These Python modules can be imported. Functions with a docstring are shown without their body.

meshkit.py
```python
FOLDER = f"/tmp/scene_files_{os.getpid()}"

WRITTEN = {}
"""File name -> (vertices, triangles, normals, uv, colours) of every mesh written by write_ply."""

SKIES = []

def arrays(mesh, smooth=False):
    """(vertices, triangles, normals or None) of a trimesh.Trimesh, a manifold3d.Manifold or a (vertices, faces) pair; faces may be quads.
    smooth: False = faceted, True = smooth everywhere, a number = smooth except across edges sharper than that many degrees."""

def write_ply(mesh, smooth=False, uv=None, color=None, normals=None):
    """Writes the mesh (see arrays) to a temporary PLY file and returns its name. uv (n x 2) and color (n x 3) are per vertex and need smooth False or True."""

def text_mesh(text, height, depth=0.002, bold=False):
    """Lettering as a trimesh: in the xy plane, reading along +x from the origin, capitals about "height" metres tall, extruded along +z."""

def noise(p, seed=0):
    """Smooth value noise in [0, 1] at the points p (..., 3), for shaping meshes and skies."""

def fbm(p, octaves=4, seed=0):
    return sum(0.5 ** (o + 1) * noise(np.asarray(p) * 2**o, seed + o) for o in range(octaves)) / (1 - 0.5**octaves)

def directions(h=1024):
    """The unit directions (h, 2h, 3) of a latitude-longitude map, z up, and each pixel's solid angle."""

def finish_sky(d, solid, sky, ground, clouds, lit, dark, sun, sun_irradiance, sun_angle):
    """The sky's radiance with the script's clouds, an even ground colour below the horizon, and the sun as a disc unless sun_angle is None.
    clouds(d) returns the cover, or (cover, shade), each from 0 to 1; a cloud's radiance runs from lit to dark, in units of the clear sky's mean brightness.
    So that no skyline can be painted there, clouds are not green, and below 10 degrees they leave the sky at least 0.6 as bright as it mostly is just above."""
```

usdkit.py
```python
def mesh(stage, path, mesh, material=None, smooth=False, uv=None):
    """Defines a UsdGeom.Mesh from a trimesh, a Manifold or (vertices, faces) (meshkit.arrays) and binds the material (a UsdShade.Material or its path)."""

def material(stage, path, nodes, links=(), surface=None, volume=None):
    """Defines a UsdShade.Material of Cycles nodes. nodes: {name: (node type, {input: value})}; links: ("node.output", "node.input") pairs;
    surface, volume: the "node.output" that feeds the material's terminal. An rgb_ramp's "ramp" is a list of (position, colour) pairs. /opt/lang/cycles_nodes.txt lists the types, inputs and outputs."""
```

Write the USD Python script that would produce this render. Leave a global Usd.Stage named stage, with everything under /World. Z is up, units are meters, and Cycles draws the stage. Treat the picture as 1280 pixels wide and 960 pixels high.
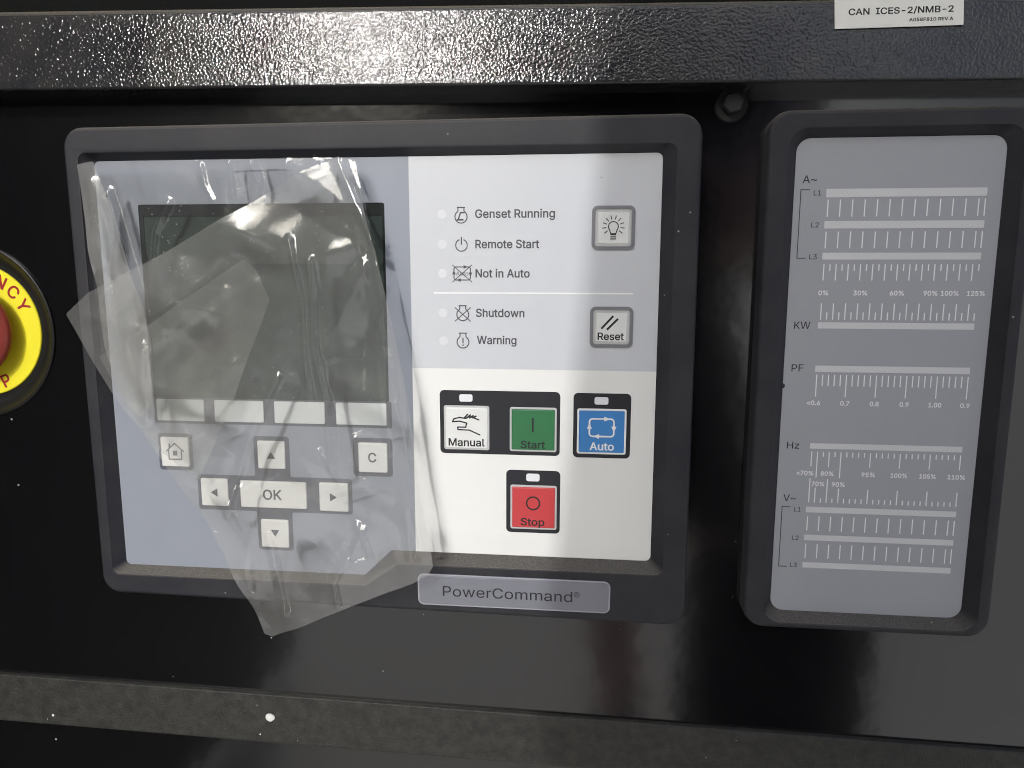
import math
import numpy as np, trimesh, manifold3d as m3, shapely.geometry as sg, shapely.ops as so
from shapely import affinity
from scipy.spatial import Delaunay
from pxr import Usd, UsdGeom, UsdLux, UsdShade, Gf
import usdkit, meshkit

stage = Usd.Stage.CreateInMemory()
UsdGeom.SetStageUpAxis(stage, UsdGeom.Tokens.z)
UsdGeom.SetStageMetersPerUnit(stage, 1.0)
UsdGeom.Xform.Define(stage, '/World')
UsdGeom.Scope.Define(stage, '/World/Looks')
Z0 = 0.82            # height of the control module's centre above the ground; everything on the panel is given in mm about it

# ------------------------------------------------------------------ camera
cam = UsdGeom.Camera.Define(stage, '/World/camera')
cam.CreateHorizontalApertureAttr(36.0); cam.CreateVerticalApertureAttr(27.0)
cam.CreateFocalLengthAttr(36.0 * 911.5 / 1280)
cam.CreateClippingRangeAttr(Gf.Vec2f(0.01, 1000))
EXPOSURE = -0.42
cam.CreateExposureAttr(EXPOSURE)
right = np.array([0.9944149, 0.10553188, 0.00142786]); fwd = np.array([-0.10411292, 0.98308313, -0.15069194])
up = np.cross(right, fwd)
eye = (0.0961, -0.3150, 0.0455 + Z0)
cam.AddTransformOp().Set(Gf.Matrix4d(*[*map(float, right), 0], *[*map(float, up), 0], *[*map(float, -fwd), 0], *[*map(float, eye), 1]))

# ------------------------------------------------------------------ sky and sun
SUN_EL, SUN_AZ = math.radians(27), math.radians(16.5)         # azimuth: left of the panel's normal
sun = np.array([-math.sin(SUN_AZ) * math.cos(SUN_EL), -math.cos(SUN_AZ) * math.cos(SUN_EL), math.sin(SUN_EL)])
SKY, SUN = 0.15, 0.50
usdkit.material(stage, '/World/Looks/sky', {
    'tex': ('sky_texture', {'sky_type': 'single_scattering', 'sun_disc': False, 'sun_elevation': SUN_EL, 'sun_rotation': math.atan2(sun[0], sun[1]), 'aerosol_density': 10.0}),
    'wb': ('mix_color', {'blend_type': 'multiply', 'fac': 1.0, 'b': (0.855, 1.0, 1.23), 'use_clamp': False}),
    'bg': ('background_shader', {'strength': SKY})}, [('tex.color', 'wb.a'), ('wb.result', 'bg.color')], surface='bg.background')
dome = UsdLux.DomeLight.Define(stage, '/World/sky')
UsdShade.MaterialBindingAPI.Apply(dome.GetPrim()).Bind(UsdShade.Material.Get(stage, '/World/Looks/sky'))
dl = UsdLux.DistantLight.Define(stage, '/World/sun')
dl.CreateNormalizeAttr(True); dl.CreateIntensityAttr(SUN); dl.CreateAngleAttr(0.7); dl.CreateColorAttr(Gf.Vec3f(1.0, 0.99, 0.97))
sx = np.cross([0, 0, 1], sun); sx /= np.linalg.norm(sx); sy = np.cross(sun, sx)
dl.AddTransformOp().Set(Gf.Matrix4d(*[*map(float, sx), 0], *[*map(float, sy), 0], *[*map(float, sun), 0], 0, 0, 3, 1))

# ------------------------------------------------------------------ materials
def mat(name, nodes, links, surface):
    return usdkit.material(stage, '/World/Looks/' + name, nodes, links, surface=surface)

def simple(name, col, rough=0.5, grain=0.0, gscale=2500, bump=0.0, bscale=3000, bdist=0.0001, **kw):
    """A painted or moulded surface: a base colour with a faint mottling and a fine relief."""
    c = np.array(col, float)
    nodes = {'g': ('geometry', {}), 'n': ('noise_texture', {'scale': gscale, 'detail': 3.0}),
             'n2': ('noise_texture', {'scale': 60.0, 'detail': 5.0, 'roughness': 0.6}),
             'add': ('math', {'math_type': 'add'}), 'half': ('math', {'math_type': 'multiply', 'value2': 0.5}),
             'r': ('rgb_ramp', {'ramp': [(0.3, c * (1 - grain)), (0.7, np.minimum(c * (1 + grain), 1))]}),
             'p': ('principled_bsdf', {'roughness': rough, **kw})}
    links = [('g.position', 'n.vector'), ('g.position', 'n2.vector'), ('n.fac', 'add.value1'), ('n2.fac', 'add.value2'), ('add.value', 'half.value1'), ('half.value', 'r.fac'), ('r.color', 'p.base_color')]
    if bump:
        nodes['bn'] = ('noise_texture', {'scale': bscale, 'detail': 2.0})
        nodes['b'] = ('bump', {'strength': bump, 'distance': bdist})
        links += [('g.position', 'bn.vector'), ('bn.fac', 'b.height'), ('b.normal', 'p.normal')]
    return mat(name, nodes, links, 'p.BSDF')

def specked(name, col, dust, rough, amount, dscale, bump, bscale, bdist, film=0.0, drough=0.25, up=0.0, nscale=45.0, **kw):
    """A surface with grains of pale dust and a hazy film of it on the base colour."""
    nodes = {'g': ('geometry', {}),
             'v': ('voronoi_texture', {'scale': dscale}), 'n': ('noise_texture', {'scale': nscale, 'detail': 6.0, 'roughness': 0.65}), 'w': ('noise_texture', {'scale': 1700.0, 'detail': 2.0}),
             'vt': ('map_range', {'from_min': 0.05, 'from_max': 0.11, 'to_min': 1.0, 'to_max': 0.0, 'clamp': True}),
             'vc': ('separate_color', {}), 'vk': ('math', {'math_type': 'greater_than', 'value2': 1 - amount}), 'vm': ('math', {'math_type': 'multiply'}),
             'nf': ('map_range', {'from_min': 0.35, 'from_max': 0.75, 'to_min': 0.0, 'to_max': film, 'clamp': True}), 'wf': ('math', {'math_type': 'multiply'}),
             'x': ('separate_xyz', {}), 'uz': ('map_range', {'from_min': 0.15, 'from_max': 0.9, 'to_min': 0.0, 'to_max': up, 'clamp': True}), 'uw': ('math', {'math_type': 'multiply'}), 'ua': ('math', {'math_type': 'add', 'use_clamp': True}),
             'mx': ('math', {'math_type': 'maximum', 'use_clamp': True}),
             'mix': ('mix_color', {'a': col, 'b': dust}), 'rr': ('map_range', {'from_min': 0, 'from_max': max(film, .2), 'to_min': rough, 'to_max': rough + drough, 'clamp': True}),
             'bn': ('noise_texture', {'scale': bscale, 'detail': 2.0}), 'b': ('bump', {'strength': bump, 'distance': bdist}),
             'p': ('principled_bsdf', {**kw})}
    links = [('g.position', k + '.vector') for k in ('v', 'n', 'w', 'bn')] + [('v.distance', 'vt.value'), ('v.color', 'vc.color'), ('vc.r', 'vk.value1'), ('vt.result', 'vm.value1'), ('vk.value', 'vm.value2'),
             ('n.fac', 'nf.value'), ('nf.result', 'wf.value1'), ('w.fac', 'wf.value2'), ('vm.value', 'mx.value1'), ('g.true_normal', 'x.vector'), ('x.z', 'uz.value'), ('uz.result', 'uw.value1'), ('w.fac', 'uw.value2'), ('wf.value', 'ua.value1'), ('uw.value', 'ua.value2'), ('ua.value', 'mx.value2'), ('mx.value', 'mix.fac'), ('mix.result', 'p.base_color'),
             ('mx.value', 'rr.value'), ('rr.result', 'p.roughness'), ('bn.fac', 'b.height'), ('b.normal', 'p.normal')]
    return mat(name, nodes, links, 'p.BSDF')

DUST = (0.42, 0.38, 0.32)
M = {}
M['gloss'] = specked('gloss_black_paint', (0.0018, 0.0018, 0.0022), DUST, 0.12, 0.03, 160, 0.16, 60, 0.0007, film=0.004, ior=1.85)
M['ledge'] = specked('dusty_black_paint', (0.016, 0.016, 0.015), (0.30, 0.29, 0.24), 0.45, 0.05, 300, 0.7, 1100, 0.0004, film=0.17, up=0.0, nscale=190.0, ior=1.45)
def rail_mat():
    nodes = {'g': ('geometry', {}), 'v': ('noise_texture', {'scale': 930.0, 'detail': 1.0, 'roughness': 0.5}), 'n': ('noise_texture', {'scale': 40.0, 'detail': 6.0}),
             'b': ('bump', {'strength': 1.0, 'distance': 0.00025}), 'x': ('separate_xyz', {}), 'up': ('map_range', {'from_min': 0.2, 'from_max': 0.95, 'to_min': 0.0, 'to_max': 0.75, 'clamp': True}),
             'nf': ('map_range', {'from_min': 0.4, 'from_max': 0.75, 'to_min': 0.0, 'to_max': 0.09, 'clamp': True}), 'mx': ('math', {'math_type': 'add', 'use_clamp': True}),
             'mix': ('mix_color', {'a': (0.015, 0.015, 0.017), 'b': (0.20, 0.18, 0.14)}), 'p': ('principled_bsdf', {'roughness': 0.09, 'ior': 1.6})}
    return mat('textured_black_powder_coat', nodes, [('g.position', 'v.vector'), ('g.position', 'n.vector'), ('v.fac', 'b.height'), ('b.normal', 'p.normal'), ('g.true_normal', 'x.vector'), ('x.z', 'up.value'),
               ('n.fac', 'nf.value'), ('nf.result', 'mx.value1'), ('up.result', 'mx.value2'), ('mx.value', 'mix.fac'), ('mix.result', 'p.base_color')], 'p.BSDF')
M['rail'] = rail_mat()
M['recess'] = simple('flat_black_paint', (0.004, 0.004, 0.004), 0.9, 0.2, specular_ior_level=0.15)
M['bezel'] = specked('black_moulded_plastic', (0.017, 0.017, 0.023), DUST, 0.52, 0.06, 220, 0.35, 2600, 0.0001, film=0.07, up=0.5, ior=1.42)
M['grey'] = specked('grey_membrane', (0.275, 0.297, 0.350), (0.36, 0.34, 0.31), 0.34, 0.025, 230, 0.2, 3500, 0.00005, film=0.06, drough=0.35)
M['gauge'] = specked('grey_gauge_plate', (0.36, 0.37, 0.40), (0.36, 0.34, 0.31), 0.38, 0.025, 230, 0.2, 3500, 0.00005, film=0.06, drough=0.35)
M['silver'] = specked('silver_membrane', (0.60, 0.615, 0.65), (0.36, 0.34, 0.31), 0.34, 0.025, 230, 0.2, 3500, 0.00005, film=0.06, drough=0.35)
M['white'] = specked('white_membrane', (0.82, 0.82, 0.80), (0.36, 0.34, 0.31), 0.36, 0.025, 230, 0.2, 3500, 0.00005, film=0.06, drough=0.35)
M['key'] = simple('white_key', (0.74, 0.745, 0.735), 0.35, 0.03)
M['soft'] = simple('pale_soft_key', (0.66, 0.69, 0.70), 0.35, 0.03)
M['frame'] = simple('dark_key_surround', (0.10, 0.105, 0.13), 0.45, 0.1)
M['midframe'] = simple('grey_key_surround', (0.20, 0.20, 0.22), 0.4, 0.08)
M['keyrim'] = simple('grey_key_rim', (0.50, 0.50, 0.50), 0.4, 0.05)
M['plate'] = simple('black_key_plate', (0.016, 0.017, 0.022), 0.4, 0.1)
M['green'] = simple('green_key', (0.035, 0.16, 0.065), 0.35, 0.04)
M['blue'] = simple('blue_key', (0.06, 0.24, 0.58), 0.35, 0.04)
M['red'] = simple('red_key', (0.54, 0.055, 0.060), 0.35, 0.04)
M['ink'] = simple('black_ink', (0.015, 0.015, 0.017), 0.5, 0.1)
M['greyink'] = simple('grey_ink', (0.07, 0.07, 0.082), 0.5, 0.05)
M['whiteink'] = simple('white_ink', (0.85, 0.85, 0.85), 0.5, 0.02)
M['lens'] = simple('frosted_lamp_lens', (0.80, 0.81, 0.84), 0.25, 0.01)
M['dimlens'] = simple('unlit_lamp_lens', (0.69, 0.70, 0.735), 0.3, 0.01)
M['screen'] = simple('dark_display_glass', (0.040, 0.052, 0.048), 0.12, 0.03, ior=1.5)
M['screenframe'] = simple('display_frame', (0.014, 0.017, 0.018), 0.2, 0.03)
M['label'] = simple('silver_label', (0.21, 0.215, 0.25), 0.36, 0.05, metallic=0.15)
M['labelrim'] = simple('label_rim', (0.36, 0.36, 0.41), 0.25, 0.05)
M['sticker'] = simple('paper_sticker', (0.80, 0.79, 0.73), 0.45, 0.03)
M['yellow'] = simple('yellow_disc', (0.88, 0.78, 0.035), 0.4, 0.03)
M['redink'] = simple('red_ink', (0.32, 0.010, 0.018), 0.45, 0.04)
M['knob'] = simple('red_knob_plastic', (0.22, 0.032, 0.022), 0.4, 0.05)
M['collar'] = specked('black_collar_plastic', (0.006, 0.006, 0.006), DUST, 0.38, 0.08, 260, 0.15, 300, 0.0003, film=0.02, ior=1.4)
M['flake'] = simple('white_paint_flake', (0.72, 0.72, 0.70), 0.6, 0.08, 900)
M['bolt'] = simple('dark_steel', (0.011, 0.011, 0.012), 0.6, 0.2, 1200, bump=0.3, bscale=1500, bdist=0.0002)
def bar_mat():
    nodes = {'g': ('geometry', {}), 'm': ('mapping', {'scale': (1000.0, 1.0, 1000.0)}), 'c': ('checker_texture', {'scale': 1.0, 'color1': (0.66, 0.66, 0.67), 'color2': (0.635, 0.635, 0.648)}), 'p': ('principled_bsdf', {'roughness': 0.3})}
    return mat('segmented_bar_lens', nodes, [('g.position', 'm.vector'), ('m.vector', 'c.vector'), ('c.color', 'p.base_color')], 'p.BSDF')
M['bar'] = bar_mat()
def film_mat(name, haze, tint=(0.80, 0.79, 0.76)):
    nodes = {'g': ('geometry', {}), 'fr': ('fresnel', {'IOR': 1.5}), 'two': ('math', {'math_type': 'multiply', 'value2': 1.9, 'use_clamp': True}),
             'n': ('noise_texture', {'scale': 55.0, 'detail': 7.0, 'roughness': 0.72}), 's': ('voronoi_texture', {'scale': 420.0}), 'sk': ('map_range', {'from_min': 0.05, 'from_max': 0.13, 'to_min': 0.45, 'to_max': 0.0, 'clamp': True}),
             'sc': ('separate_color', {}), 'sg': ('math', {'math_type': 'greater_than', 'value2': 0.72}), 'sm': ('math', {'math_type': 'multiply'}),
             'h': ('map_range', {'from_min': 0.3, 'from_max': 0.72, 'to_min': haze * 0.8, 'to_max': haze * 1.2, 'clamp': True}), 'mx': ('math', {'math_type': 'maximum', 'use_clamp': True}),
             'bn': ('noise_texture', {'scale': 260.0, 'detail': 3.0}), 'b': ('bump', {'strength': 0.14, 'distance': 0.0003}),
             't': ('transparent_bsdf', {'color': (0.97, 0.97, 0.96)}), 'd': ('diffuse_bsdf', {'color': tint}), 'tl': ('translucent_bsdf', {'color': tint}),
             'gl': ('glossy_bsdf', {'roughness': 0.12, 'color': (1, 1, 1)}), 'dd': ('mix_closure', {'fac': 0.35}), 'a': ('mix_closure', {}), 'z': ('mix_closure', {})}
    links = [('g.position', 'n.vector'), ('g.position', 's.vector'), ('g.position', 'bn.vector'), ('s.distance', 'sk.value'), ('s.color', 'sc.color'), ('sc.g', 'sg.value1'), ('sk.result', 'sm.value1'), ('sg.value', 'sm.value2'),
             ('n.fac', 'h.value'), ('h.result', 'mx.value1'), ('sm.value', 'mx.value2'), ('bn.fac', 'b.height'), ('b.normal', 'gl.normal'), ('fr.fac', 'two.value1'),
             ('d.BSDF', 'dd.closure1'), ('tl.BSDF', 'dd.closure2'), ('t.BSDF', 'a.closure1'), ('dd.closure', 'a.closure2'), ('mx.value', 'a.fac'),
             ('a.closure', 'z.closure1'), ('gl.BSDF', 'z.closure2'), ('two.value', 'z.fac')]
    return mat(name, nodes, links, 'z.closure')
M['film_a'] = film_mat('clear_film_upper', 0.03)
M['film_b'] = film_mat('clear_film_lower', 0.11)
M['film_c'] = film_mat('clear_film_fold', 0.10)
M['film_d'] = film_mat('clear_film_curl', 0.20)
M['ground'] = simple('pale_concrete', (0.47, 0.46, 0.44), 0.85, 0.22, 30, bump=0.4, bscale=200, bdist=0.002)
M['door'] = specked('black_door_paint', (0.010, 0.010, 0.011), DUST, 0.4, 0.05, 120, 0.3, 500, 0.0005, film=0.05)
M['skin'] = simple('skin', (0.74, 0.46, 0.40), 0.5, 0.06, 300)
M['shirt'] = simple('dark_shirt_cloth', (0.012, 0.012, 0.018), 0.9, 0.2, 900)
M['shorts'] = simple('dark_shorts_cloth', (0.020, 0.020, 0.026), 0.9, 0.2, 900)
M['hair'] = simple('dark_hair', (0.02, 0.014, 0.010), 0.5, 0.3, 900)
M['shoe'] = simple('grey_shoe', (0.10, 0.10, 0.10), 0.7, 0.1, 500)
M['eye'] = simple('eye_white', (0.75, 0.73, 0.70), 0.3, 0.01)
M['lip'] = simple('lip', (0.35, 0.12, 0.10), 0.5, 0.05)
M['phone'] = simple('phone_body', (0.02, 0.02, 0.022), 0.25, 0.05)

# ------------------------------------------------------------------ scene helpers
used = {}
def numbered(path):
    n = used.get(path, 0); used[path] = n + 1
    return path if n == 0 else f'{path}_{n:03d}'
def keys(p, **kw):
    for k, v in kw.items():
        if v: p.SetCustomDataByKey(k, v)
origin = {}
def thing(name, label, category, at=(0, 0, 0), group=None):
    """An Xform at the thing's base (mm about the module's centre); its parts follow as children."""
    path = numbered('/World/' + name)
    x = UsdGeom.Xform.Define(stage, path)
    x.AddTranslateOp().Set(Gf.Vec3d(at[0] / 1e3, at[1] / 1e3, at[2] / 1e3 + Z0))
    keys(x.GetPrim(), label=label, category=category, group=group)
    origin[path] = np.array(at, float)
    return path
def obj(name, mesh, material, parent=None, smooth=False, **kw):
    """ONE mesh prim; the vertices are in mm about the module's centre."""
    path = numbered((parent or '/World') + '/' + name)
    if isinstance(mesh, (list,)): mesh = trimesh.util.concatenate(mesh)
    v, f, _ = meshkit.arrays(mesh)
    if parent:
        root = '/' + '/'.join(path.split('/')[1:3]); v = (v - origin[root]) / 1e3
    else:
        c = v.mean(0); v = (v - c) / 1e3
    tm = trimesh.Trimesh(v, f, process=False)
    if smooth: tm.merge_vertices(digits_vertex=8)
    m = usdkit.mesh(stage, path, tm, M[material], smooth=smooth)
    if not parent: m.AddTranslateOp().Set(Gf.Vec3d(c[0] / 1e3, c[1] / 1e3, c[2] / 1e3 + Z0))
    keys(m.GetPrim(), **kw)
    return path

def rrect(x0, x1, z0, z1, r, n=6):
    return round_poly([(x0, z1), (x1, z1), (x1, z0), (x0, z0)], r, n)
def round_poly(c, r, n=6):
    """Corner points (clockwise or not) with rounded corners, n+1 points a corner."""
    c = np.array(c, float); out = []; r = np.broadcast_to(r, (len(c),))
    for i in range(len(c)):
        p, a, b = c[i], c[i - 1], c[(i + 1) % len(c)]
        u, w = (a - p) / np.linalg.norm(a - p), (b - p) / np.linalg.norm(b - p)
        ang = math.acos(np.clip(u @ w, -1, 1)); t = r[i] / math.tan(ang / 2)
        s, e = p + u * t, p + w * t
        cen = p + (u + w) / np.linalg.norm(u + w) * r[i] / math.sin(ang / 2)
        a0 = math.atan2(*(s - cen)[::-1]); a1 = math.atan2(*(e - cen)[::-1]); d = (a1 - a0 + math.pi) % (2 * math.pi) - math.pi
        out += [cen + r[i] * np.array([math.cos(a0 + d * k / n), math.sin(a0 + d * k / n)]) for k in range(n + 1)]
    return np.array(out)
def fix(m):
    m.fix_normals(); return m
def strip(rings):
    """Loft between rings [(points, y)] of equal length."""
    n = len(rings[0][0]); v = np.vstack([np.c_[p[:, 0], np.full(n, y) if np.ndim(y) == 0 else y, p[:, 1]] for p, y in rings]); f = []
    for k in range(len(rings) - 1):
        for i in range(n):
            a, b = k * n + i, k * n + (i + 1) % n
            f += [[a, b, b + n], [a, b + n, a + n]]
    return trimesh.Trimesh(v, f, process=False)
def flat(poly, y):
    v, f = trimesh.creation.triangulate_polygon(poly, engine='earcut')
    return trimesh.Trimesh(np.c_[v[:, 0], np.full(len(v), y), v[:, 1]], f, process=False)
def loft(rings, back=True):
    parts = [strip(rings), flat(sg.Polygon(rings[-1][0]), rings[-1][1])]
    if back: parts.append(flat(sg.Polygon(rings[0][0]), rings[0][1]))
    m = trimesh.util.concatenate(parts); m.merge_vertices(); return fix(m)
def pad(x0, x1, z0, z1, r, yb, yf, bev=0.3, n=6):
    """A rounded rectangular slab facing the camera with a bevelled front edge."""
    return loft([(rrect(x0, x1, z0, z1, r, n), yb), (rrect(x0, x1, z0, z1, r, n), yf + bev), (rrect(x0 + bev * .3, x1 - bev * .3, z0 + bev * .3, z1 - bev * .3, max(r - bev * .3, .05), n), yf + bev * .3),
                 (rrect(x0 + bev, x1 - bev, z0 + bev, z1 - bev, max(r - bev, .05), n), yf)])
def slab(poly, yb, yf):
    """Any shapely polygon as a slab from yb (back) to yf (front)."""
    ms = []
    for g in getattr(poly, 'geoms', [poly]):
        m = trimesh.creation.extrude_polygon(g, abs(yb - yf), engine='earcut')
        v = m.vertices; m.vertices = np.c_[v[:, 0], yb - v[:, 2], v[:, 1]]; ms.append(m)
    return fix(trimesh.util.concatenate(ms))
def line(pts, w, cap=1):
    return sg.LineString(pts).buffer(w / 2, cap_style=cap, join_style=1, quad_segs=5)
def text(s, x0, zb, h, x1=None, y=0.0, bold=True, rot=0, center=None):
    """Printed lettering lying on the plane y, its baseline at zb, from x0 to x1."""
    t = meshkit.text_mesh(s, h, 0.09, bold)
    v = t.vertices.copy(); v[:, 0] -= v[:, 0].min()
    if x1 is not None: v[:, 0] *= (x1 - x0) / v[:, 0].max()
    if center is not None:
        v[:, 0] -= v[:, 0].max() / 2; v[:, 1] -= h / 2
        c, s_ = math.cos(rot), math.sin(rot); v[:, :2] = v[:, :2] @ np.array([[c, s_], [-s_, c]]) + center
        x0 = zb = 0
    return trimesh.Trimesh(np.c_[v[:, 0] + x0, y + 0.03 - v[:, 2], v[:, 1] + zb], t.faces, process=False)
def ink(poly, y=0.0):
    return slab(poly, y + 0.03, y - 0.06)
def lathe(profile, center, n=72):
    """profile: (radius, y) pairs turned about the axis through center (x, z) that faces the camera."""
    p = np.array(profile, float); a = np.arange(n) * 2 * math.pi / n
    v = np.concatenate([np.c_[center[0] + r * np.cos(a), np.full(n, y), center[1] + r * np.sin(a)] for r, y in p]); f = []
    for k in range(len(p) - 1):
        for i in range(n):
            q, w = k * n + i, k * n + (i + 1) % n
            f += [[q, w, w + n], [q, w + n, q + n]]
    m = trimesh.Trimesh(v, f, process=False); m.merge_vertices(); m.update_faces(m.nondegenerate_faces()); return fix(m)
def box(x0, x1, y0, y1, z0, z1):
    return trimesh.creation.box(bounds=[(x0, y0, z0), (x1, y1, z1)])

# ------------------------------------------------------------------ ground
gm = trimesh.Trimesh([(-2e5, -2e5, -1e3 * Z0), (2e5, -2e5, -1e3 * Z0), (2e5, 2e5, -1e3 * Z0), (-2e5, 2e5, -1e3 * Z0)], [(0, 1, 2), (0, 2, 3)], process=False)
obj('ground', gm, 'ground', kind='structure')

# ------------------------------------------------------------------ generator cabinet
cab = thing('generator_cabinet', 'glossy black painted steel generator cabinet front behind the control modules', 'cabinet', (0, 4, -1e3 * Z0))
XL, XR = -540, 760
EC = (-196.3, 17.9)     # centre of the emergency stop
sheetp = sg.Polygon([(XL, 135), (XR, 135), (XR, -162 - .0123 * XR), (XL, -162 - .0123 * XL)]).difference(sg.Point(*EC).buffer(40.6, quad_segs=24))
obj('front_panel', slab(sheetp, 7, 4), 'gloss', cab)
obj('upper_panel', box(XL, XR, 6, 9, 130, 420), 'recess', cab)
def prism(profile, x0, x1, shear=None):
    """profile: (y, z) points run along x; shear(x, y, z) gives the z offset at each end."""
    p = np.array(profile, float); n = len(p); v = []
    for x in (x0, x1): v += [(x, a, b + (shear(x, a, b) if shear else 0)) for a, b in p]
    f = [[i, (i + 1) % n, n + (i + 1) % n] for i in range(n)] + [[i, n + (i + 1) % n, n + i] for i in range(n)]
    ct, cf = trimesh.creation.triangulate_polygon(sg.Polygon(p), engine='earcut')
    idx = [int(np.argmin(np.hypot(*(p - q).T))) for q in ct]
    f += [[idx[a] for a in t] for t in cf] + [[n + idx[a] for a in t] for t in cf]
    return fix(trimesh.Trimesh(v, f, process=False))
def arc(cy, cz, r, a0, a1, n=6):
    return [(cy + r * math.cos(math.radians(a0 + (a1 - a0) * k / n)), cz + r * math.sin(math.radians(a0 + (a1 - a0) * k / n))) for k in range(n + 1)]
railp = [(4, 152.6), (4, 120.4)] + arc(-10.8, 121.6, 1.2, 270, 186, 4) + arc(-5.6, 149.2, 3.4, 174, 90, 6)
obj('top_rail', prism(railp, XL, XR, lambda x, y, z: -0.0135 * x - 0.007 * x * (z - 120) / 30), 'rail', cab, smooth=40)
tilt = lambda x, y, z: -0.0123 * x
obj('lower_strip', prism([(7, -160.2), (4, -160.2)] + arc(2.6, -161.4, 1.2, 90, 150, 4) + [(-0.2, -183.2)] + arc(0.8, -184.0, 1.0, 180, 270, 4) + [(7, -185.0)], XL, XR, tilt), 'ledge', cab, smooth=30)
obj('lower_panel', prism([(4, -185.2), (4, -760), (7, -760), (7, -185.2)], XL, XR, tilt), 'gloss', cab)

# ------------------------------------------------------------------ open cabinet door, seen only as a dark reflection
dr = thing('cabinet_door', 'black steel cabinet door standing open square to the panel at the far left', 'door', (-543, 0, -780))
obj('door_panel', box(-573, -543, -1120, -6, -780, 900), 'door', dr)
obj('door_handle', trimesh.util.concatenate([box(-543, -513, -1060, -1040, 20, 35), box(-543, -513, -1060, -1040, 125, 140), box(-527, -511, -1062, -1038, 15, 145)]), 'bolt', dr)

# ------------------------------------------------------------------ dark steel container far across the yard: the dark skyline in the reflections
co = thing('steel_container', 'dark corrugated steel container standing far across the yard behind the person', 'container', (-3700, -12000, -1e3 * Z0))
wv = [(-5600 + 150 * i + d, -12000 + e) for i in range(25) for d, e in ((0, 0), (50, 0), (75, -40), (125, -40))] + [(-1850, -12000), (-1850, -14400), (-5600, -14400)]
cw = trimesh.creation.extrude_polygon(sg.Polygon(wv), 3750, engine='earcut'); cw.apply_translation([0, 0, 80 - 1e3 * Z0])
obj('wall', fix(cw), 'door', co)
obj('roof_rail', box(-5640, -1810, -14440, -11960, 3830 - 1e3 * Z0, 3950 - 1e3 * Z0), 'door', co)
obj('base_rail', box(-5640, -1810, -14440, -11960, -1e3 * Z0, 80 - 1e3 * Z0), 'door', co)

# ------------------------------------------------------------------ hex bolt
bo = thing('hex_bolt', 'dark hex bolt with round washer between the two modules, under the top rail', 'bolt', (152, 4, 113))
obj('washer', lathe([(0.01, 4), (6.6, 4), (6.7, 3.3), (6.2, 2.7), (0.01, 2.5)], (152, 113), 40), 'bolt', bo, smooth=30)
hexa = np.array([(152 + 4.4 * math.cos(a), 113 + 4.4 * math.sin(a)) for a in np.arange(6) * math.pi / 3 + .25])
obj('bolt_head', loft([(hexa, 2.6), (hexa, -1.6), (152 + (hexa - [152, 113]) * .86 + 0 if False else np.array([152, 113]) + (hexa - [152, 113]) * .86, -2.4)]), 'bolt', bo)

# ------------------------------------------------------------------ sticker on the rail
st = thing('compliance_sticker', 'white paper sticker with black print on the top rail', 'sticker', (209, -12, 142))
def lean(m):                       # the rail's face leans back a little towards its top
    m.vertices[:, 1] += np.maximum(m.vertices[:, 2] - 121.6, 0) * 0.105 ; return m
obj('sticker_sheet', lean(slab(sg.Polygon([(186.6, 137.0), (232.6, 137.0), (232.4, 147.2), (186.2, 147.6)]), -11.8, -12.12)), 'sticker', st)
obj('lettering', lean(text('CAN  ICES-2/NMB-2', 191.4, 141.9, 2.25, 228.9, -12.14)), 'ink', st)
obj('small_print', lean(text('A058F810 REV A', 213.3, 138.9, 1.15, 228.9, -12.14)), 'ink', st)

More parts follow.
